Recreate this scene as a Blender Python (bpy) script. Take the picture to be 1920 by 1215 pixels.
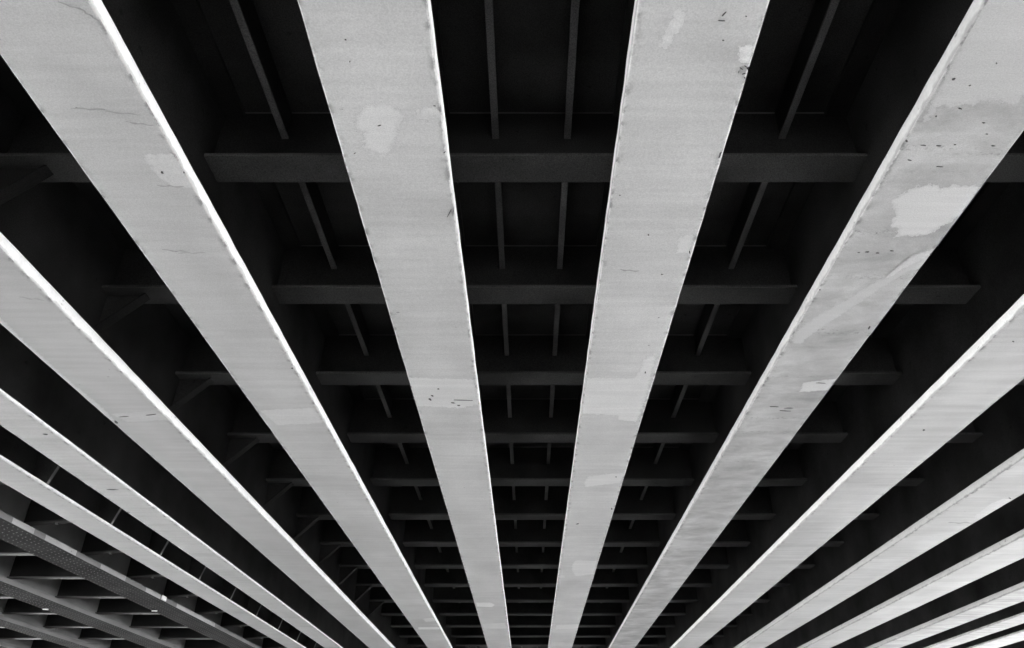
import bpy, bmesh, math, random
from mathutils import Vector, noise

# ------------------------------------------------------------------ camera, sky, sun, exposure
for o in list(bpy.data.objects):
    bpy.data.objects.remove(o, do_unlink=True)
scn = bpy.context.scene
col = scn.collection
R = math.radians

F_PX = 1450.0                      # focal length in photograph pixels (1920 wide)
VPX, VPY = 992.0, 1478.0           # where the girders meet
PITCH = math.atan((VPY - 607.5) / F_PX)
C, S = math.cos(PITCH), math.sin(PITCH)
EYE = 1.6                          # eye height above the ground
H = 3.0                            # girder soffit above the eye
ZS = EYE + H                       # soffit above the ground

cam_d = bpy.data.cameras.new('camera')
cam = bpy.data.objects.new('camera', cam_d)
col.objects.link(cam)
cam.location = (0, 0, EYE)
cam.rotation_euler = (R(90) + PITCH, 0, 0)
cam_d.sensor_width = 36
cam_d.lens = F_PX / 1920 * 36
cam_d.shift_x = -(VPX - 960) / 1920
cam_d.clip_end = 5000
scn.camera = cam

SUN_EL, SUN_AZ = 42, 12            # azimuth clockwise from +Y: the sun stands ahead, beyond the bridge
w = bpy.data.worlds.new('World')
scn.world = w
w.use_nodes = True
wn = w.node_tree
sky = wn.nodes.new('ShaderNodeTexSky')
sky.sky_type = 'NISHITA'
sky.sun_disc = False
sky.sun_elevation = R(SUN_EL)
sky.sun_rotation = R(SUN_AZ)
bw = wn.nodes.new('ShaderNodeRGBToBW')          # a black and white photograph
wn.links.new(sky.outputs[0], bw.inputs[0])
bg = wn.nodes['Background']
wn.links.new(bw.outputs[0], bg.inputs[0])
bg.inputs[1].default_value = 0.12

sun_d = bpy.data.lights.new('sun', 'SUN')
sun_d.energy = 4.5
sun_d.angle = R(0.5)
sun = bpy.data.objects.new('sun', sun_d)
col.objects.link(sun)
sd = Vector((math.sin(R(SUN_AZ)) * math.cos(R(SUN_EL)), math.cos(R(SUN_AZ)) * math.cos(R(SUN_EL)), math.sin(R(SUN_EL))))
sun.rotation_euler = sd.to_track_quat('Z', 'Y').to_euler()
sun.location = (30, 10, 40)

scn.view_settings.view_transform = 'Standard'
scn.view_settings.look = 'None'
scn.view_settings.gamma = 1
scn.view_settings.exposure = 4.65
scn.cycles.use_denoising = True
scn.cycles.max_bounces = 5
scn.cycles.diffuse_bounces = 4

# ------------------------------------------------------------------ helpers
rnd = random.Random(7)


def X(t):
    """slope in the picture of a line along the bridge at soffit height -> metres across"""
    return t * H / C


def soffit(u, v):
    """photograph pixel -> (x, y) on the plane of the girder undersides"""
    q = (VPY - v) * C / F_PX
    return ((u - VPX) / (VPY - v) * H / C, H * (1 - q * S) / (q * C))


def tag(o, label=None, cat=None, group=None, kind=None):
    if label: o['label'] = label
    if cat: o['category'] = cat
    if group: o['group'] = group
    if kind: o['kind'] = kind
    return o


def empty(name, loc):
    o = bpy.data.objects.new(name, None)
    o.empty_display_size = 0.2
    col.objects.link(o)
    o.location = loc
    return o


def link(name, me, parent=None, loc=(0, 0, 0)):
    o = bpy.data.objects.new(name, me)
    col.objects.link(o)
    o.location = loc
    if parent: o.parent = parent
    return o


def from_bm(name, bm, mats):
    me = bpy.data.meshes.new(name)
    bmesh.ops.recalc_face_normals(bm, faces=bm.faces)
    bm.to_mesh(me)
    bm.free()
    for m in (mats if isinstance(mats, (list, tuple)) else [mats]):
        me.materials.append(m)
    return me


def box_bm(bm, x0, x1, y0, y1, z0, z1, bev=0.0):
    b = bmesh.ops.create_cube(bm, size=1)
    vs = b['verts']
    for v in vs:
        v.co = ((x0 + x1) / 2 + v.co.x * (x1 - x0), (y0 + y1) / 2 + v.co.y * (y1 - y0), (z0 + z1) / 2 + v.co.z * (z1 - z0))
    if bev:
        es = list({e for v in vs for e in v.link_edges})
        bmesh.ops.bevel(bm, geom=es, offset=bev, segments=2, affect='EDGES', profile=0.5)


def box_me(name, x0, x1, y0, y1, z0, z1, mat, bev=0.0):
    bm = bmesh.new()
    box_bm(bm, x0, x1, y0, y1, z0, z1, bev)
    return from_bm(name, bm, mat)


def prism_me(name, prof, a0, a1, mat, axis='y'):
    """closed (x, z) profile extruded along y"""
    bm = bmesh.new()
    A = [bm.verts.new((x, a0, z)) for x, z in prof]
    B = [bm.verts.new((x, a1, z)) for x, z in prof]
    n = len(prof)
    bm.faces.new(A); bm.faces.new(B[::-1])
    for i in range(n):
        bm.faces.new((A[i], B[i], B[(i + 1) % n], A[(i + 1) % n]))
    return from_bm(name, bm, mat)


# ------------------------------------------------------------------ materials (all grey: the photograph is black and white)
class NT:
    def __init__(s, name, rough=0.6):
        s.m = bpy.data.materials.new(name)
        s.m.use_nodes = True
        s.t = s.m.node_tree
        s.b = s.t.nodes['Principled BSDF']
        s.b.inputs['Roughness'].default_value = rough
        s.co = s.n('ShaderNodeTexCoord').outputs['Object']
        oi = s.n('ShaderNodeObjectInfo')
        off = s.n('ShaderNodeVectorMath'); off.operation = 'SCALE'
        cmb = s.n('ShaderNodeCombineXYZ')
        for i in range(3): s.l(oi.outputs['Random'], cmb.inputs[i])
        s.l(cmb.outputs[0], off.inputs[0]); off.inputs['Scale'].default_value = 37.0
        add = s.n('ShaderNodeVectorMath'); add.operation = 'ADD'
        s.l(s.co, add.inputs[0]); s.l(off.outputs[0], add.inputs[1])
        s.rco = add.outputs[0]
        s.rand = oi.outputs['Random']

    def n(s, k): return s.t.nodes.new(k)
    def l(s, a, b): s.t.links.new(a, b)

    def noise(s, scale, detail=3, stretch=(1, 1, 1), rough=0.5, dist=0.0):
        mp = s.n('ShaderNodeMapping'); mp.inputs['Scale'].default_value = stretch
        s.l(s.rco, mp.inputs[0])
        n = s.n('ShaderNodeTexNoise')
        n.inputs['Scale'].default_value = scale; n.inputs['Detail'].default_value = detail
        n.inputs['Roughness'].default_value = rough; n.inputs['Distortion'].default_value = dist
        s.l(mp.outputs[0], n.inputs['Vector'])
        return n.outputs['Fac']

    def ramp(s, a, lo, hi, v0=0.0, v1=1.0):
        r = s.n('ShaderNodeMapRange')
        r.inputs[1].default_value = lo; r.inputs[2].default_value = hi
        r.inputs[3].default_value = v0; r.inputs[4].default_value = v1
        s.l(a, r.inputs[0])
        return r.outputs[0]

    def math(s, op, a, b=None, clamp=False):
        m = s.n('ShaderNodeMath'); m.operation = op; m.use_clamp = clamp
        for i, v in enumerate((a, b)):
            if v is None: continue
            if isinstance(v, (int, float)): m.inputs[i].default_value = v
            else: s.l(v, m.inputs[i])
        return m.outputs[0]

    def mul(s, *a):
        r = a[0]
        for x in a[1:]: r = s.math('MULTIPLY', r, x)
        return r

    def mix(s, fac, a, b):
        # a*(1-fac)+b*fac on values
        return s.math('ADD', s.math('MULTIPLY', a, s.math('SUBTRACT', 1.0, fac)), s.math('MULTIPLY', b, fac))

    def out(s, v, bump=None, strength=0.1, dist=0.01):
        s.l(v, s.b.inputs['Base Color'])
        if bump is not None:
            bp = s.n('ShaderNodeBump'); bp.inputs['Strength'].default_value = strength; bp.inputs['Distance'].default_value = dist
            s.l(bump, bp.inputs['Height']); s.l(bp.outputs[0], s.b.inputs['Normal'])
        return s.m


def paint(name, base, blotch=0.10, streak=0.08, grain=0.10, specks=True, halfw=None, rough=0.6, strong=False, chipv=0.06, mottle=False):
    """weathered paint: roller marks across the plate, blotches, fine grit, chipped specks and grime along the edges"""
    t = NT(name, rough)
    t.b.inputs['Specular IOR Level'].default_value = 0.2
    big = t.ramp(t.noise(0.9, 4, (1.6, 1, 1)), 0.3, 0.7, 1 - blotch, 1 + blotch)
    st = t.ramp(t.noise(5.0, 4, (0.22, 3.2, 1), 0.6), 0.3, 0.7, 1 - streak, 1 + streak)
    st2 = t.ramp(t.noise(1.0, 3, (0.5, 2.2, 1), 0.5), 0.56, 0.70, 1.0, 1 - streak * 1.4)
    gr = t.ramp(t.noise(130, 2), 0.25, 0.75, 1 - grain, 1 + grain)
    v = t.mul(big, st, st2, gr, base)
    if strong:
        wv = t.ramp(t.noise(2.2, 5, (0.35, 2.6, 1), 0.62, 1.2), 0.38, 0.62, 0.72, 1.22)
        v = t.mul(v, wv)
    if mottle:
        v = t.mul(v, t.ramp(t.noise(2.3, 6, (1, 1.5, 1), 0.62, 0.4), 0.36, 0.66, 0.78, 1.16))
        rowm = t.mul(t.ramp(t.noise(3.0, 2, (0.05, 2.2, 1)), 0.60, 0.64), t.ramp(t.noise(30, 4, (1, 1.6, 1), 0.7), 0.52, 0.66))
        v = t.mix(t.mul(rowm, 0.6), v, base * 0.35)
    if specks:
        vo = t.n('ShaderNodeTexVoronoi'); vo.inputs['Scale'].default_value = 5.5
        mp = t.n('ShaderNodeMapping'); mp.inputs['Scale'].default_value = (1.0, 1.7, 1)
        t.l(t.rco, mp.inputs[0]); t.l(mp.outputs[0], vo.inputs['Vector'])
        dots = t.ramp(vo.outputs['Distance'], 0.030, 0.045, 1.0, 0.0)
        sel = t.math('GREATER_THAN', t.noise(1.7, 1), 0.56)
        v = t.mix(t.mul(dots, sel), v, chipv)
        mk = t.ramp(t.noise(14, 5, (1, 1.8, 1), 0.65), 0.705, 0.73, 0.0, 0.75)
        v = t.mix(t.mul(mk, t.ramp(t.noise(0.8, 2), 0.52, 0.6)), v, chipv * 2.5)
    if halfw:
        sx = t.n('ShaderNodeSeparateXYZ'); t.l(t.co, sx.inputs[0])
        ax = t.math('ABSOLUTE', sx.outputs[0])
        e = t.ramp(ax, halfw - 0.055, halfw - 0.006, 0.0, 1.0)
        ne = t.ramp(t.noise(18, 5, (1, 0.55, 1), 0.65), 0.50, 0.62, 0.0, 1.0)
        v = t.mix(t.mul(e, e, ne, 0.85), v, base * 0.25)
    return t.out(v, t.noise(24, 2, (0.5, 1.5, 1)), 0.12, 0.004)


def edge_paint(name, base, rough=0.5, lip=0.016):
    """painted plate edge: small chips and a darker, uneven lower lip"""
    t = NT(name, rough)
    v = t.mul(t.ramp(t.noise(3, 3), 0.3, 0.7, 0.92, 1.05), t.ramp(t.noise(45, 2), 0.3, 0.7, 0.93, 1.05), base)
    mk = t.ramp(t.noise(16, 4, (1, 0.5, 1), 0.65), 0.65, 0.69, 0.0, 0.8)
    v = t.mix(mk, v, base * 0.40)
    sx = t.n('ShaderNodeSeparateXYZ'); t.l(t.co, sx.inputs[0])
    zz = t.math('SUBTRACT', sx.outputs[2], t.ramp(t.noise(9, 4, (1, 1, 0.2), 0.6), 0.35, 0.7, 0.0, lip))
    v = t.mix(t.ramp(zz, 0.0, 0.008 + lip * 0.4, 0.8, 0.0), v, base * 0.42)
    return t.out(v)


def dull(name, base, var=0.18, rough=0.6, grain=0.08, spots=0.0):
    t = NT(name, rough)
    v = t.mul(t.ramp(t.noise(1.3, 5), 0.3, 0.7, 1 - var, 1 + var), t.ramp(t.noise(125, 2), 0.25, 0.75, 1 - grain, 1 + grain), base)
    mk = t.ramp(t.noise(9, 5, rough=0.65), 0.66, 0.71, 0.0, 0.7)
    v = t.mix(mk, v, base * 0.35)
    t.b.inputs['Specular IOR Level'].default_value = 0.15
    if spots:
        mk2 = t.ramp(t.noise(26, 3), 0.62, 0.7, 0.0, spots)
        v = t.mix(mk2, v, base * 2.0)
    return t.out(v)


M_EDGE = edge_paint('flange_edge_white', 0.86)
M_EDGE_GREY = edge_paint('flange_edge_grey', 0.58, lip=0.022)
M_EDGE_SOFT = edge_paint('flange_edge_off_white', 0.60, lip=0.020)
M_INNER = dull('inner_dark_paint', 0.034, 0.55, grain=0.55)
M_WEB_SHADE = dull('cross_web_shade_black', 0.018, 0.3)  # old cross webs: shade on the camera-facing sides is put into the colour
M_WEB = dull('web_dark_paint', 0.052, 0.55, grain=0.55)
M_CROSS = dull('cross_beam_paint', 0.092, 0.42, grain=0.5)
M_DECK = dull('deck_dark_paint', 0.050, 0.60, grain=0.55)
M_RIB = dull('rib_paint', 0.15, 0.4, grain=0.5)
M_WELD = dull('weld_bead', 0.16)
M_OLD_WEB = dull('old_web_paint', 0.22, 0.2)
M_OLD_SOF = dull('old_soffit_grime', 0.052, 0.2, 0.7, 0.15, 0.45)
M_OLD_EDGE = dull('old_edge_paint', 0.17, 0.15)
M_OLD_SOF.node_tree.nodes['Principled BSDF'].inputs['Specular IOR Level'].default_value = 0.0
M_RIVET = dull('rivet_paint', 0.085, 0.3)
M_STAIN = dull('dirt_vein_grey', 0.40)
M_CHIP = dull('bare_steel_chip', 0.09)
M_REP = dull('edge_repaint_grey', 0.36, 0.2, 0.6, 0.15)


def ragged(m, ratio):
    """the coat thins out and breaks up towards its rim"""
    nt = m.node_tree
    at = nt.nodes.new('ShaderNodeAttribute'); at.attribute_name = 'cover'
    tc = nt.nodes.new('ShaderNodeTexCoord')
    n = nt.nodes.new('ShaderNodeTexNoise'); n.inputs['Scale'].default_value = 26; n.inputs['Detail'].default_value = 4; n.inputs['Roughness'].default_value = 0.65
    nt.links.new(tc.outputs['Object'], n.inputs['Vector'])
    ad = nt.nodes.new('ShaderNodeMath'); ad.operation = 'MULTIPLY_ADD'; ad.inputs[1].default_value = 1.3
    nt.links.new(n.outputs['Fac'], ad.inputs[0]); nt.links.new(at.outputs['Fac'], ad.inputs[2])
    mr = nt.nodes.new('ShaderNodeMapRange'); mr.inputs[1].default_value = 0.92; mr.inputs[2].default_value = 0.94
    b = nt.nodes['Principled BSDF']
    nt.links.new(ad.outputs[0], mr.inputs[0]); nt.links.new(mr.outputs[0], b.inputs['Alpha'])
    mc = nt.nodes.new('ShaderNodeMapRange')          # the thin rim lets the older coat show
    mc.inputs[1].default_value = 0.95; mc.inputs[2].default_value = 1.30; mc.inputs[3].default_value = ratio ** -0.45; mc.inputs[4].default_value = 1.0
    nt.links.new(ad.outputs[0], mc.inputs[0])
    src = b.inputs['Base Color'].links[0].from_socket
    mu = nt.nodes.new('ShaderNodeMath'); mu.operation = 'MULTIPLY'
    nt.links.new(src, mu.inputs[0]); nt.links.new(mc.outputs[0], mu.inputs[1]); nt.links.new(mu.outputs[0], b.inputs['Base Color'])


M_WHITE = edge_paint('white_fitting', 0.85)

# ------------------------------------------------------------------ setting: ground, abutments
BOUNCE_X = (-14.0, 12.0)  # unseen strip under the bridge, added to set the light reaching the soffits
t = NT('pale_gravel', 0.9)
g = t.mul(t.ramp(t.noise(0.25, 5), 0.3, 0.7, 0.85, 1.12), t.ramp(t.noise(22, 4), 0.3, 0.7, 0.8, 1.2), 0.36)
M_GROUND = t.out(g, t.noise(30, 4), 0.4, 0.02)
bm = bmesh.new()
for q in ((-2500, -2500), (2500, -2500), (2500, 2500), (-2500, 2500)): bm.verts.new((q[0], q[1], 0))
bm.faces.new(bm.verts)
tag(link('ground', from_bm('ground', bm, M_GROUND)), kind='structure')

Y0, Y1 = -9.0, 44.0
t = NT('bounce_ground_grey', 0.85)
M_BOUNCE = t.out(t.mul(t.ramp(t.noise(0.5, 5), 0.3, 0.7, 0.85, 1.15), t.ramp(t.noise(120, 2), 0.3, 0.7, 0.7, 1.3), 0.24), t.noise(90, 3), 0.3, 0.01)
bm = bmesh.new()
box_bm(bm, BOUNCE_X[0], BOUNCE_X[1], -60, 90, -0.2, 0.004)
tag(link('bounce_ground', from_bm('bounce_ground', bm, M_BOUNCE)), kind='structure')
XL, XR = X(-4.95), X(5.2)  # right side widened out of view to hold back side light
DZ = 0.4173 * H                      # deck underside above the soffit

t = NT('abutment_concrete', 0.85)
M_CONC = t.out(t.mul(t.ramp(t.noise(0.8, 5), 0.3, 0.7, 0.85, 1.1), 0.32), t.noise(20, 4), 0.2, 0.01)
bm = bmesh.new()
box_bm(bm, XL, XR, Y1 - 1.4, Y1, -0.5, ZS - 0.002, 0.03)
box_bm(bm, XL - 0.15, XR + 0.15, Y1 - 1.52, Y1 + 0.12, -0.5, 0.9, 0.03)
tag(link('abutment', from_bm('abutment', bm, M_CONC)), 'concrete abutment carrying the far ends of the girders', 'abutment')
pier = empty('pier', (0, Y0 + 0.6, 0))
tag(pier, 'concrete column pier under the near ends of the girders, behind the camera', 'pier')
link('pier_cap', box_me('pier_cap', XL, XR, -0.45, 0.45, ZS - 0.8, ZS - 0.002, M_CONC, 0.03), pier)
cyl = bmesh.new()
bmesh.ops.create_cone(cyl, cap_ends=True, segments=24, radius1=0.36, radius2=0.36, depth=ZS - 0.3)
cyl_me = from_bm('column', cyl, M_CONC)
for i in range(6):
    link('column', cyl_me, pier, (XL + 1.5 + (XR - XL - 3) * i / 5, 0, (ZS - 0.3) / 2 - 0.51))

# ------------------------------------------------------------------ girders
def flange_me(name, halfw, th, mats, jit=0.0015):
    """bottom flange plate: rounded lower corners and slightly uneven rolled edges"""
    r = min(0.012, th * 0.25)
    prof = [(-halfw + r, 0, 0), (halfw - r, 0, 0)]
    R1 = [(halfw - r * 0.3, r * 0.3, 1), (halfw, r, 1), (halfw, th - r * 0.5, 1), (halfw - r * 0.5, th, 1)]
    L1 = [(-x, z, 1) for x, z, k in R1][::-1]
    pts = prof + R1 + L1
    ys = []
    y = Y0
    while y < Y1:
        ys.append(y)
        y += 0.06 if 1.5 < y < 7 else (0.12 if 7 <= y < 14 else 0.5)
    ys.append(Y1)
    bm = bmesh.new()
    rows = []
    sd_ = rnd.random() * 90
    for y in ys:
        row = []
        for i, (x, z, k) in enumerate(pts):
            nx = noise.noise(Vector((y * 6, sd_ + (9 if x > 0 else 0), i * 0.4))) * jit * 2 if abs(x) > halfw * 0.8 else 0
            row.append(bm.verts.new((x + nx, y, z)))
        rows.append(row)
    n = len(pts)
    for a, b in zip(rows, rows[1:]):
        for i in range(n):
            j = (i + 1) % n
            f = bm.faces.new((a[i], b[i], b[j], a[j]))
            xm = (pts[i][0] + pts[j][0]) / 2
            zm = (pts[i][1] + pts[j][1]) / 2
            f.material_index = 0 if zm < r * 0.2 else (3 if abs(xm) < halfw * 0.5 else (2 if xm > 0 else 1))
    bm.faces.new(rows[0]); bm.faces.new(rows[-1])
    return from_bm(name, bm, mats)


# key: (t left, t right, thickness/H, underside tone, left edge, right edge, streaky)
G = {
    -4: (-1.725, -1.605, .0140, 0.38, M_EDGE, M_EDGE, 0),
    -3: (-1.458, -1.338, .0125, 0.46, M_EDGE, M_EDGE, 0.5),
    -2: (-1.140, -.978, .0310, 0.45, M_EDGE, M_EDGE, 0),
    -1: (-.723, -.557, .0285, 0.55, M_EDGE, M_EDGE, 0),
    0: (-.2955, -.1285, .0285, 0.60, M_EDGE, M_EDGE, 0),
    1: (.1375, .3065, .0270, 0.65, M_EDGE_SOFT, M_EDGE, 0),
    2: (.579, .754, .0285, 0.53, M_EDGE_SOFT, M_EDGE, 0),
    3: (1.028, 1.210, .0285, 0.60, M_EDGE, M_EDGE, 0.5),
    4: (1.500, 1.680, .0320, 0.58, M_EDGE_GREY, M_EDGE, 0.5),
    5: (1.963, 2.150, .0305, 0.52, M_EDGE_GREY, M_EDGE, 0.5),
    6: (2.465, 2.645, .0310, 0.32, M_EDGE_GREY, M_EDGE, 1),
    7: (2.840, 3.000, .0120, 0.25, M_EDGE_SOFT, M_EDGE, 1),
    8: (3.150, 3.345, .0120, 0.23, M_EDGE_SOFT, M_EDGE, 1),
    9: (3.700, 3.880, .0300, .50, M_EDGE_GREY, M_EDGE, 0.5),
    10: (4.300, 4.480, .0300, .50, M_EDGE_GREY, M_EDGE, 0.5),  # added out of view to shade the soffits from the right
    11: (4.980, 5.160, .0300, .50, M_EDGE_GREY, M_EDGE, 0.5),  # likewise added, an unseen screen against side light
}
GLAB = {
    -4: 'thin pale steel girder with knee plates, next to the dark riveted girders',
    -3: 'thin pale steel girder with streaky underside, second from the dark riveted girders',
    -2: 'pale steel girder with brilliant white edge at left, third from the dark riveted girders',
    -1: 'wide pale girder left of centre with white edge, crossing the top left corner',
    0: 'pale central girder with round paint patch, left of the middle bay',
    1: 'pale central girder with debris on its edge, right of the middle bay',
    2: 'mottled pale girder with diagonal paint smear, crossing the top right corner',
    3: 'pale girder with bright white left edge, next right of the mottled girder',
    4: 'pale girder with grey left edge and one curled paint patch at right',
    5: 'clean pale girder with grey left edge, second right of the white-edged one',
    6: 'pale girder with wavy streaked underside and grey left edge at lower right',
    7: 'second girder from the lower right corner, narrow and pale',
    8: 'last narrow pale girder in the lower right corner',
    9: 'pale girder just beyond the lower right corner of the photo',
    10: 'unseen pale girder, second beyond the lower right corner, added to cut side light',
    11: 'unseen outermost pale girder at the right, added to cut side light',
}
MAT_U = {}
girder, flange_o, center, half = {}, {}, {}, {}
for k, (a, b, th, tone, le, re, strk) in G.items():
    xc = (X(a) + X(b)) / 2
    hw = (X(b) - X(a)) / 2
    center[k], half[k] = xc, hw
    root = empty('steel_girder', (xc, 0, ZS))
    tag(root, GLAB[k], 'girder', 'pale painted bridge girders')
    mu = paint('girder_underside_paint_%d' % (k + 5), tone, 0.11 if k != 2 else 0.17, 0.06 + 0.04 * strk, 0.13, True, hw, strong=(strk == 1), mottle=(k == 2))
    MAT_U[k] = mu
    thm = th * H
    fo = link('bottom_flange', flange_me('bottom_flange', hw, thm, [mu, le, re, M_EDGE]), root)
    flange_o[k] = fo
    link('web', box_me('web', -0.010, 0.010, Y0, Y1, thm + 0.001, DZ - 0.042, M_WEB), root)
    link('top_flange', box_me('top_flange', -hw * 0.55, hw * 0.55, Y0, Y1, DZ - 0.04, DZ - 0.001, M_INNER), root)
    girder[k] = root

# old riveted girders at the left
GO = {
    0: (-2.125, -1.955, .0285, 'dark riveted girder with patchy grey edge, nearest the pale girders'),
    1: (-2.715, -2.550, .0285, 'dark riveted girder second from the pale girders at lower left'),
    2: (-3.270, -3.130, .0290, 'dark riveted girder third from the pale girders at lower left'),
    3: (-3.880, -3.720, .0290, 'dark riveted girder in the very bottom left corner'),
    4: (-4.480, -4.320, .0290, 'outermost dark riveted girder at the left edge of the bridge'),
}


def rivet_me(hw):
    bm = bmesh.new()
    y = 8.0
    r = 0.013
    xs = [-hw * .82, -hw * .45, -hw * .2, hw * .2, hw * .45, hw * .82]
    while y < 30:
        for i, x in enumerate(xs):
            yy = y + (0.055 if i % 2 else 0)
            ring = [bm.verts.new((x + r * math.cos(a * math.pi / 3), yy + r * math.sin(a * math.pi / 3), -0.0005)) for a in range(6)]
            top = bm.verts.new((x, yy, -0.012))
            for a in range(6): bm.faces.new((ring[a], ring[(a + 1) % 6], top))
        y += 0.11
    return from_bm('rivet_rows', bm, M_RIVET)


old, ocenter, ohalf, oflange = {}, {}, {}, {}
for k, (a, b, th, lab) in GO.items():
    xc, hw = (X(a) + X(b)) / 2, (X(b) - X(a)) / 2
    ocenter[k], ohalf[k] = xc, hw
    root = empty('riveted_girder', (xc, 0, ZS))
    tag(root, lab, 'girder', 'dark riveted girders of the older span')
    thm = th * H
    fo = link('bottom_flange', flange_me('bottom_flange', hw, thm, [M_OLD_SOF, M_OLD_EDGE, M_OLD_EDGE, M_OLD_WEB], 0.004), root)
    oflange[k] = fo
    tag(link('rivet_rows', rivet_me(hw), fo), kind='stuff')
    link('web', box_me('web', -0.012, 0.012, Y0, Y1, thm + 0.001, DZ - 0.042, M_OLD_WEB), root)
    link('top_flange', box_me('top_flange', -hw * .7, hw * .7, Y0, Y1, DZ - 0.04, DZ - 0.001, M_INNER), root)
    old[k] = root

# ------------------------------------------------------------------ deck with its longitudinal ribs
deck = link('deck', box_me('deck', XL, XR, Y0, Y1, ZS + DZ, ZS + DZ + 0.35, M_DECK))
tag(deck, kind='structure')
allx = sorted(list(center.values()) + list(ocenter.values()))
RZ0 = ZS + 0.33 * H                  # underside of the ribs
newk = sorted(center)
for i in range(len(newk) - 1):
    a, b = center[newk[i]], center[newk[i + 1]]
    m = (a + b) / 2
    for s in (-1, 1):
        xr = m + s * 0.0735 * H / C * min(1, (b - a) / 1.45)
        zt = ZS + DZ - 0.001
        prof = [(xr - .024, RZ0), (xr + .024, RZ0), (xr + .024, RZ0 + .018), (xr + .008, RZ0 + .022), (xr + .008, zt), (xr - .008, zt), (xr - .008, RZ0 + .022), (xr - .024, RZ0 + .018)]
        rm = prism_me('deck_rib', prof, Y0 + 1.6, Y1 - 1.6, [M_RIB, M_INNER])
        for p in rm.polygons:
            if p.center.z > RZ0 + .03: p.material_index = 1  # rib sides take the darker material: their shade is in the colour
        link('deck_rib', rm, deck)

# ------------------------------------------------------------------ cross beams, one line of them per row
NUM = ['first', 'second', 'third', 'fourth', 'fifth', 'sixth', 'seventh', 'eighth', 'ninth', 'tenth', 'eleventh', 'twelfth', 'thirteenth', 'fourteenth']
CZ = 0.2362 * H                      # underside above the soffit
YW0, DY, HWF = 1.3594 * H, 0.540 * H, 0.0453 * H
bays = [(center[newk[i]] + 0.012, center[newk[i + 1]] - 0.012, newk[i]) for i in range(len(newk) - 1)]
mesh_f, mesh_w, mesh_s = {}, {}, {}
for i, (a, b, k) in enumerate(bays):
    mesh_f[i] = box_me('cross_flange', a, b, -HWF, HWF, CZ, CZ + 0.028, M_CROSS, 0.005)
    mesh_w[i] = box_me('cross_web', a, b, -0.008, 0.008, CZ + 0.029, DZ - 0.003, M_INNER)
    bm = bmesh.new()                 # irregular fillet weld along the deck
    prev = None
    n = 26
    for j in range(n + 1):
        x = a + (b - a) * j / n
        r = 0.007 + 0.006 * max(0, noise.noise(Vector((x * 5, i, 3))))
        cur = [bm.verts.new((x, -0.009, DZ - 0.002 - r)), bm.verts.new((x, -0.009 - r, DZ - 0.002)), bm.verts.new((x, -0.009, DZ - 0.002))]
        if prev:
            for e in range(3): bm.faces.new((prev[e], prev[(e + 1) % 3], cur[(e + 1) % 3], cur[e]))
        prev = cur
    mesh_s[i] = from_bm('weld_bead', bm, M_WELD)
for r in range(-1, 14):
    root = empty('cross_beam', (0, YW0 + DY * r, ZS))
    if r < 0:
        lab = 'dark cross beam line straight overhead, just beyond the top edge of the photo'
    elif r == 0:
        lab = 'nearest dark steel cross beam between the pale girders, topmost in the photo'
    else:
        lab = '%s dark steel cross beam between the pale girders, counted down from the top' % NUM[r]
    tag(root, lab, 'cross beam', 'cross beams between the pale girders', 'thing')
    for i, (a, b, k) in enumerate(bays):
        link('bottom_flange', mesh_f[i], root)
        link('web', mesh_w[i], root)
        if r < 5 and -3 < k < 4: link('weld_bead', mesh_s[i], root)

# ---- old span: deep cross beams with narrow flanges
ok = sorted(ocenter, key=lambda q: ocenter[q])
obays = [(ocenter[ok[i]] + 0.014, ocenter[ok[i + 1]] - 0.014, 0.06 * H, 0.06 * H) for i in range(len(ok) - 1)]
obays.append((ocenter[0] + 0.014, center[-4] - 0.012, 0.058 * H, 0.092 * H))
omf, omw = [], []
for a, b, z0, z1 in obays:
    omf.append(prism_me('cross_flange', [(a, z0), (b, z1), (b, z1 + .02), (a, z0 + .02)], -0.065, 0.065, M_RIVET))
    omw.append(prism_me('cross_web', [(a, z0 + .021), (b, z1 + .021), (b, DZ - .003), (a, DZ - .003)], -0.008, 0.008, M_WEB_SHADE))
bolt_me = box_me('bolt', -0.022, 0.022, -0.022, 0.022, -0.03, 0, M_OLD_WEB, 0.006)
for r in range(-2, 9):
    root = empty('cross_beam', (0, (4.137 + .540 * r) * H, ZS))
    tag(root, '%s narrow-flanged cross beam between the dark riveted girders, counted from the left edge down' % NUM[r + 2], 'cross beam', 'cross beams between the riveted girders', 'thing')
    for mf, mw in zip(omf, omw):
        link('bottom_flange', mf, root); link('web', mw, root)
    a, b, z0, z1 = obays[-1]
    f = 0.37
    link('bolt', bolt_me, root, (a + (b - a) * f, 0, z0 + (z1 - z0) * f - 0.001))

# ------------------------------------------------------------------ knee plates and haunch plate on the left girders
k4t = G[-4][2] * H
kp = prism_me('knee_plate', [(0.011, k4t + .002), (half[-4] - .002, k4t + .002), (half[-4] + 0.21, CZ - .002), (0.011, CZ - .002)], -0.012, 0.012, M_INNER)
kf = prism_me('knee_edge', [(half[-4] - .001, k4t + .003), (half[-4] + .009, k4t + .003), (half[-4] + 0.22, CZ - .003), (half[-4] + 0.211, CZ - .003)], -0.020, 0.020, M_OLD_WEB)
for r in range(-1, 9):
    p = link('knee_plate', kp, girder[-4], (0, (2.895 + .5365 * r) * H, 0))
    link('knee_edge', kf, p)
k2z, dx2 = 0.125 * H, 0.098 * H / C
gp = prism_me('knee_plate', [(0.011, k2z), (dx2, CZ - .002), (0.011, CZ - .002)], -0.012, 0.012, M_INNER)
ge = prism_me('knee_edge', [(0.011, k2z - .016), (dx2 + .016, CZ - .003), (dx2, CZ - .002), (0.011, k2z - .001)], -0.05, 0.05, M_INNER)
for r in range(-1, 10):
    p = link('knee_plate', gp, girder[-2], (0, YW0 + DY * r, 0))
    link('knee_edge', ge, p)

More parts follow.
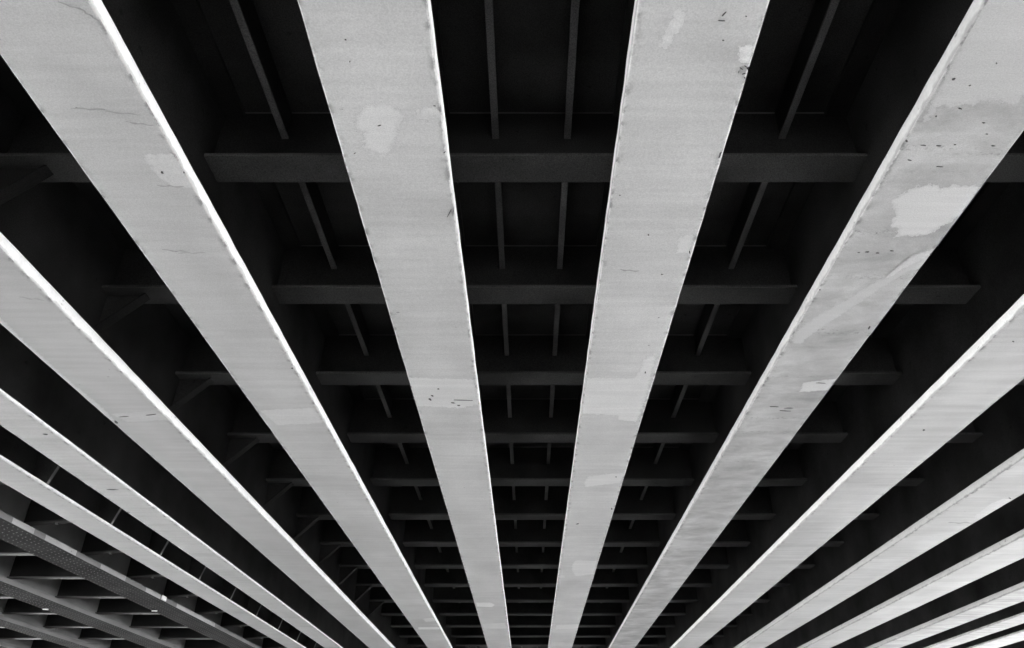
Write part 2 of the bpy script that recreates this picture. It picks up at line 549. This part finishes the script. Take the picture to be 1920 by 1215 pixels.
# ------------------------------------------------------------------ paint patches, chips and debris on the undersides
def seg_dist(px, py, poly):
    """distance to the outline, positive inside"""
    best, inside = 1e9, False
    n = len(poly)
    for i in range(n):
        ax, ay = poly[i]; bx, by = poly[(i + 1) % n]
        dx, dy = bx - ax, by - ay
        f = max(0, min(1, ((px - ax) * dx + (py - ay) * dy) / (dx * dx + dy * dy + 1e-12)))
        best = min(best, math.hypot(px - ax - f * dx, py - ay - f * dy))
        if (ay > py) != (by > py) and px < (bx - ax) * (py - ay) / (by - ay) + ax: inside = not inside
    return best if inside else -best


def patch(k, px, mat, name='paint_patch', rough=0.010, th=0.0008):
    """irregular coat of paint on the underside; outline given as points read off the photograph"""
    rim = 0.016 + rough * 2.2
    mat = PMAT(k, mat)
    poly = [(x - center[k], y) for x, y in (soffit(u, v) for u, v in px)]
    xs, ys = [p[0] for p in poly], [p[1] for p in poly]
    x0, x1 = max(min(xs) - rim, -half[k] + .013), min(max(xs) + rim, half[k] - .013)
    y0, y1 = min(ys) - rim, max(ys) + rim
    nx = max(6, min(44, int((x1 - x0) / .012))); ny = max(6, min(44, int((y1 - y0) / .012)))
    cy = (y0 + y1) / 2
    vs, cov, fs = {}, [], []
    verts = []
    def vid(i, j):
        if (i, j) not in vs:
            x, y = x0 + (x1 - x0) * i / nx, y0 + (y1 - y0) * j / ny
            vs[(i, j)] = len(verts)
            verts.append((x, y - cy, -th)); cov.append(max(0.0, min(1.0, 0.5 + seg_dist(x, y, poly) / (2 * rim))))
        return vs[(i, j)]
    for i in range(nx):
        for j in range(ny):
            q = [vid(i, j), vid(i + 1, j), vid(i + 1, j + 1), vid(i, j + 1)]
            if max(cov[c] for c in q) > 0.05: fs.append(q[::-1])
    me = bpy.data.meshes.new(name)
    me.from_pydata(verts, [], fs)
    at = me.attributes.new('cover', 'FLOAT', 'POINT')
    at.data.foreach_set('value', cov)
    me.materials.append(mat)
    return link(name, me, flange_o[k], (0, cy, 0))


def chip(k, px, mat, name='paint_chip', th=.0034):
    pts = [soffit(u, v) for u, v in px]
    pts = [(max(-half[k] + .006, min(half[k] - .006, x - center[k])), y) for x, y in pts]
    cx, cy = sum(p[0] for p in pts) / len(pts), sum(p[1] for p in pts) / len(pts)
    bm = bmesh.new()
    lo = [bm.verts.new((x - cx, y - cy, -th)) for x, y in pts]
    hi = [bm.verts.new((x - cx, y - cy, -.0002)) for x, y in pts]
    tip = bm.verts.new((0, 0, -th * 1.3))
    m = len(pts)
    for i in range(m):
        bm.faces.new((lo[i], lo[(i + 1) % m], hi[(i + 1) % m], hi[i]))
        bm.faces.new((lo[i], lo[(i + 1) % m], tip))
    return link(name, from_bm(name, bm, mat), flange_o[k], (cx, cy, 0))


_pm = {}


def PMAT(k, ratio):
    if (k, ratio) not in _pm:
        m = paint('touch_up_paint', min(.86, G[k][3] * ratio), 0.05, 0.05, 0.12, False)
        ragged(m, ratio)
        _pm[(k, ratio)] = m
    return _pm[(k, ratio)]


P, W_ = 1.17, 1.34
patch(-1, [(272, 293), (322, 291), (348, 322), (362, 352), (322, 347), (300, 331)], P, rough=.006)
patch(-1, [(490, 770), (585, 765), (604, 792), (520, 796)], P)
patch(-1, [(795, 1160), (815, 1158), (818, 1164), (799, 1166)], P)
patch(-1, [(785, 1176), (822, 1176), (825, 1180), (786, 1180)], W_)
patch(0, [(690, 200), (722, 196), (745, 208), (752, 220), (742, 232), (738, 262), (722, 287), (690, 276), (684, 258), (690, 246), (673, 240), (676, 216)], 1.27, rough=.010)
patch(0, [(788, 208), (812, 204), (822, 214), (800, 222), (786, 220)], P)
patch(0, [(768, 709), (884, 712), (897, 757), (860, 764), (785, 760)], 1.24, rough=.010)
patch(0, [(893, 1130), (920, 1130), (927, 1134), (922, 1138), (895, 1137)], W_, rough=.004)
patch(0, [(905, 1170), (945, 1168), (950, 1178), (908, 1180)], P)
patch(1, [(1270, 22), (1284, 24), (1276, 44), (1258, 70), (1248, 90), (1240, 84), (1256, 52)], P, rough=.006)
patch(1, [(1392, 90), (1412, 86), (1404, 116), (1390, 112)], W_, rough=.006)
patch(1, [(1098, 710), (1192, 710), (1204, 690), (1208, 674), (1228, 664), (1206, 752), (1192, 790), (1160, 786), (1160, 778), (1090, 774)], 1.22, rough=.008)
patch(1, [(1275, 448), (1295, 440), (1290, 470), (1274, 472)], P)
patch(1, [(1096, 905), (1106, 894), (1150, 888), (1168, 888), (1160, 905), (1100, 912)], P)
patch(1, [(1075, 1056), (1082, 1050), (1118, 1052), (1112, 1076), (1080, 1080), (1074, 1070)], P)
patch(1, [(1050, 1079), (1058, 1079), (1058, 1083), (1050, 1083)], P, rough=.003)
patch(1, [(1044, 1172), (1090, 1170), (1086, 1178), (1042, 1180)], P)
patch(2, [(1872, -40), (2010, -40), (1925, 170), (1905, 190), (1880, 186), (1850, 182), (1822, 192), (1788, 194), (1752, 198), (1738, 222)], P, rough=.012)
patch(2, [(1690, 366), (1720, 352), (1757, 349), (1760, 358), (1790, 350), (1832, 352), (1800, 402), (1758, 426), (1734, 438), (1683, 441), (1690, 425), (1674, 423), (1684, 400), (1676, 376)], W_, rough=.010)
patch(2, [(1488, 642), (1494, 622), (1540, 590), (1590, 562), (1660, 518), (1712, 480), (1748, 470), (1732, 500), (1700, 508), (1650, 540), (1580, 586), (1525, 622), (1500, 643)], P, rough=.008)
patch(2, [(1664, 518), (1712, 480), (1745, 470), (1735, 482), (1700, 498), (1672, 517)], W_, rough=.005, th=.0030)
patch(2, [(1508, 718), (1565, 711), (1552, 730), (1503, 734)], W_, rough=.006)
patch(-2, [(210, 776), (290, 770), (318, 786), (240, 791)], P, rough=.006)
patch(-2, [(-20, 590), (0, 598), (40, 636), (90, 680), (130, 716), (190, 764), (212, 788), (205, 792), (140, 740), (60, 668), (0, 616), (-20, 602)], W_, rough=.008)
patch(4, [(1828, 968), (1858, 945), (1882, 935), (1896, 936), (1893, 941), (1850, 966), (1840, 974)], 1.13, rough=.006)
# dark chips, scratches and bits of debris
CH = [(-1, 304, 323, 5, 4, 0), (-1, 345, 323, 3, 3, 0), (-1, 540, 661, 3, 3, 0), (-1, 548, 690, 3, 2, 0),
      (0, 648, 74, 3, 1.5, .3), (0, 711, 235, 5, 1.4, -.3), (0, 665, 287, 4, 1.2, -.5), (0, 656, 115, 2, 2, 0), (0, 815, 198, 3, 1, .2),
      (0, 851, 390, 2, 14, .15), (0, 842, 400, 1.2, 12, .5), (0, 828, 205, 2.5, 8, 0), (0, 834, 285, 6, 1.2, -.6),
      (0, 811, 742, 4, 2, .3), (0, 822, 729, 4, 1.5, 0), (0, 850, 755, 6, 1.5, .2), (0, 860, 760, 4, 1.2, 0), (0, 806, 748, 5, 3, .6), (0, 870, 750, 24, .8, .02), (0, 765, 714, 2, 2, 0),
      (1, 1352, 38, 11, 1.6, .05), (1, 1357, 26, 8, 2.2, -.7), (1, 1356, 75, 3, 1.6, 0), (1, 1399, 30, 2.5, 1.4, 0), (1, 1404, 128, 7, 5, -.8),
      (1, 1390, 128, 6, 1.5, .6), (1, 1385, 134, 5, 1.2, -1.2), (1, 1394, 138, 6, 1.3, -.3), (1, 1398, 124, 5, 1.3, .5), (1, 1396, 145, 4, 1.2, 1.1),
      (1, 1162, 366, 2.5, 1.2, .3), (1, 1216, 440, 2, 2, 0), (1, 1293, 472, 2, 5, 0), (1, 1241, 514, 4, 1.2, 0), (1, 1128, 477, 2, 5, .2), (1, 1350, 290, 3, 9, .5), (1, 1329, 385, 3, 8, .4),
      (1, 1083, 982, 4, 1.2, -.3), (1, 1147, 954, 3, 3, 0), (1, 1155, 894, 2, 2, 0), (1, 1210, 698, 2, 3, .3),
      (2, 1800, 203, 5, 2, .2), (2, 1755, 218, 4, 1.6, -.4), (2, 1818, 160, 4, 1.4, -.3), (2, 1868, 118, 3, 2, 0), (2, 1850, 251, 5, 1.3, 0), (2, 1700, 264, 4, 3, .3),
      (2, 1844, 230, 4, 1.4, 0), (2, 1788, 148, 5, 3, -.3), (2, 1730, 272, 9, 1.3, .05), (2, 1760, 273, 7, 1.5, 0), (2, 1790, 271, 4, 1, 0), (2, 1862, 273, 5, 1.8, 0),
      (2, 1626, 472, 7, 1.5, 0), (2, 1645, 474, 5, 1.4, 0), (2, 1672, 470, 4, 1.2, 0), (2, 1610, 473, 3, 1, 0), (2, 1450, 762, 12, 1, .05), (2, 1480, 765, 14, .8, 0), (2, 1470, 770, 16, .8, .04),
      (2, 1540, 718, 14, .9, .05), (2, 1630, 614, 5, 2, -.8), (2, 1537, 543, 3, 1.4, 0), (2, 1746, 476, 4, 3, -.5), (2, 1705, 300, 8, 1.2, .1), (2, 1760, 312, 10, 1, .05),
      (3, 1732, 806, 4, 2, -.3), (3, 1900, 640, 4, 1.5, 0), (-2, 285, 777, 15, 1.3, -.10), (-2, 232, 781, 12, .8, -.08), (-2, 218, 792, 6, 3, .7), (-2, 236, 815, 5, 3, .7),
      (-3, 85, 814, 9, 2, 0), (-3, 212, 918, 16, 1.4, .02), (-3, 235, 960, 14, 1, 0), (4, 1893, 934, 4, 1.6, .4)]
for k, u, v, a, b, rot in CH:
    pp = []
    for i in range(9):
        an = i / 9 * 2 * math.pi
        rr = 0.5 + 0.7 * rnd.random()
        dx, dy = a * rr * math.cos(an), b * rr * math.sin(an)
        dx, dy = dx * .72, dy * .72
        pp.append((u + dx * math.cos(rot) - dy * math.sin(rot), v + dx * math.sin(rot) + dy * math.cos(rot)))
    chip(k, pp, M_CHIP)

# faint dirt veins
for k, u, v, a, b, rot in [(-1, 135, 12, 28, .8, .3), (-1, 168, 28, 16, 1.0, .55), (-1, 190, 44, 16, 1.2, .8), (-1, 165, 204, 32, .8, .06), (-1, 230, 212, 34, .7, .08), (-1, 262, 232, 26, .7, .1),
                           (-1, 330, 470, 26, 1.2, .06), (-1, 360, 474, 26, .8, 0), (-1, 320, 349, 26, .8, .05), (0, 730, 590, 14, .5, 0),
                           (1, 1180, 507, 18, .6, .05), (2, 1690, 225, 40, .8, .1), (-2, 60, 560, 24, .8, .1), (4, 1800, 980, 22, .8, 0)]:
    n = 12
    up = [(u - a + 2 * a * i / n, b * (.3 + rnd.random()) * math.sin(math.pi * (i + .3) / (n + .6)) + 1.5 * math.sin(i * .9 + u)) for i in range(n + 1)]
    dn = [(x_, y_ - b * (.5 + rnd.random())) for x_, y_ in up[::-1]]
    pp = [(u + (x_ - u) * math.cos(rot) - y_ * math.sin(rot), v + (x_ - u) * math.sin(rot) + y_ * math.cos(rot)) for x_, y_ in up + dn]
    chip(k, pp, M_STAIN, 'dirt_vein', .0012)

# bright repainted lengths on the edge of the first riveted girder, a reflector and two small clips
def y_at(v, z=1.015):
    q = (VPY - v) * C / F_PX
    return z * H * (1 - q * S) / (q * C)


te = GO[0][2] * H
for v0, v1, mt in ((975, 996, M_REP), (1007, 1037, M_REP), (1061, 1085, M_REP), (1105, 1119, M_REP), (1135, 1172, M_REP)):
    ya, yb = y_at(v0), y_at(v1)
    link('edge_repaint', box_me('edge_repaint', ohalf[0] + .001, ohalf[0] + .006, ya, yb, 0.006, te - 0.004, mt, .001), oflange[0])
yr = y_at(1122)
link('reflector', box_me('reflector', ohalf[0] + .007, ohalf[0] + .02, yr - .10, yr + .10, .004, te + .004, M_WHITE, .004), old[0])
for k, u, v in ((0, 290, 1144), (1, 86, 1141)):
    x_, y_ = soffit(u, v)
    link('clip', box_me('clip', -.055, .055, -.012, .012, -.024, -.004, M_WHITE, .006), old[k], (x_ - ocenter[k], y_, 0))
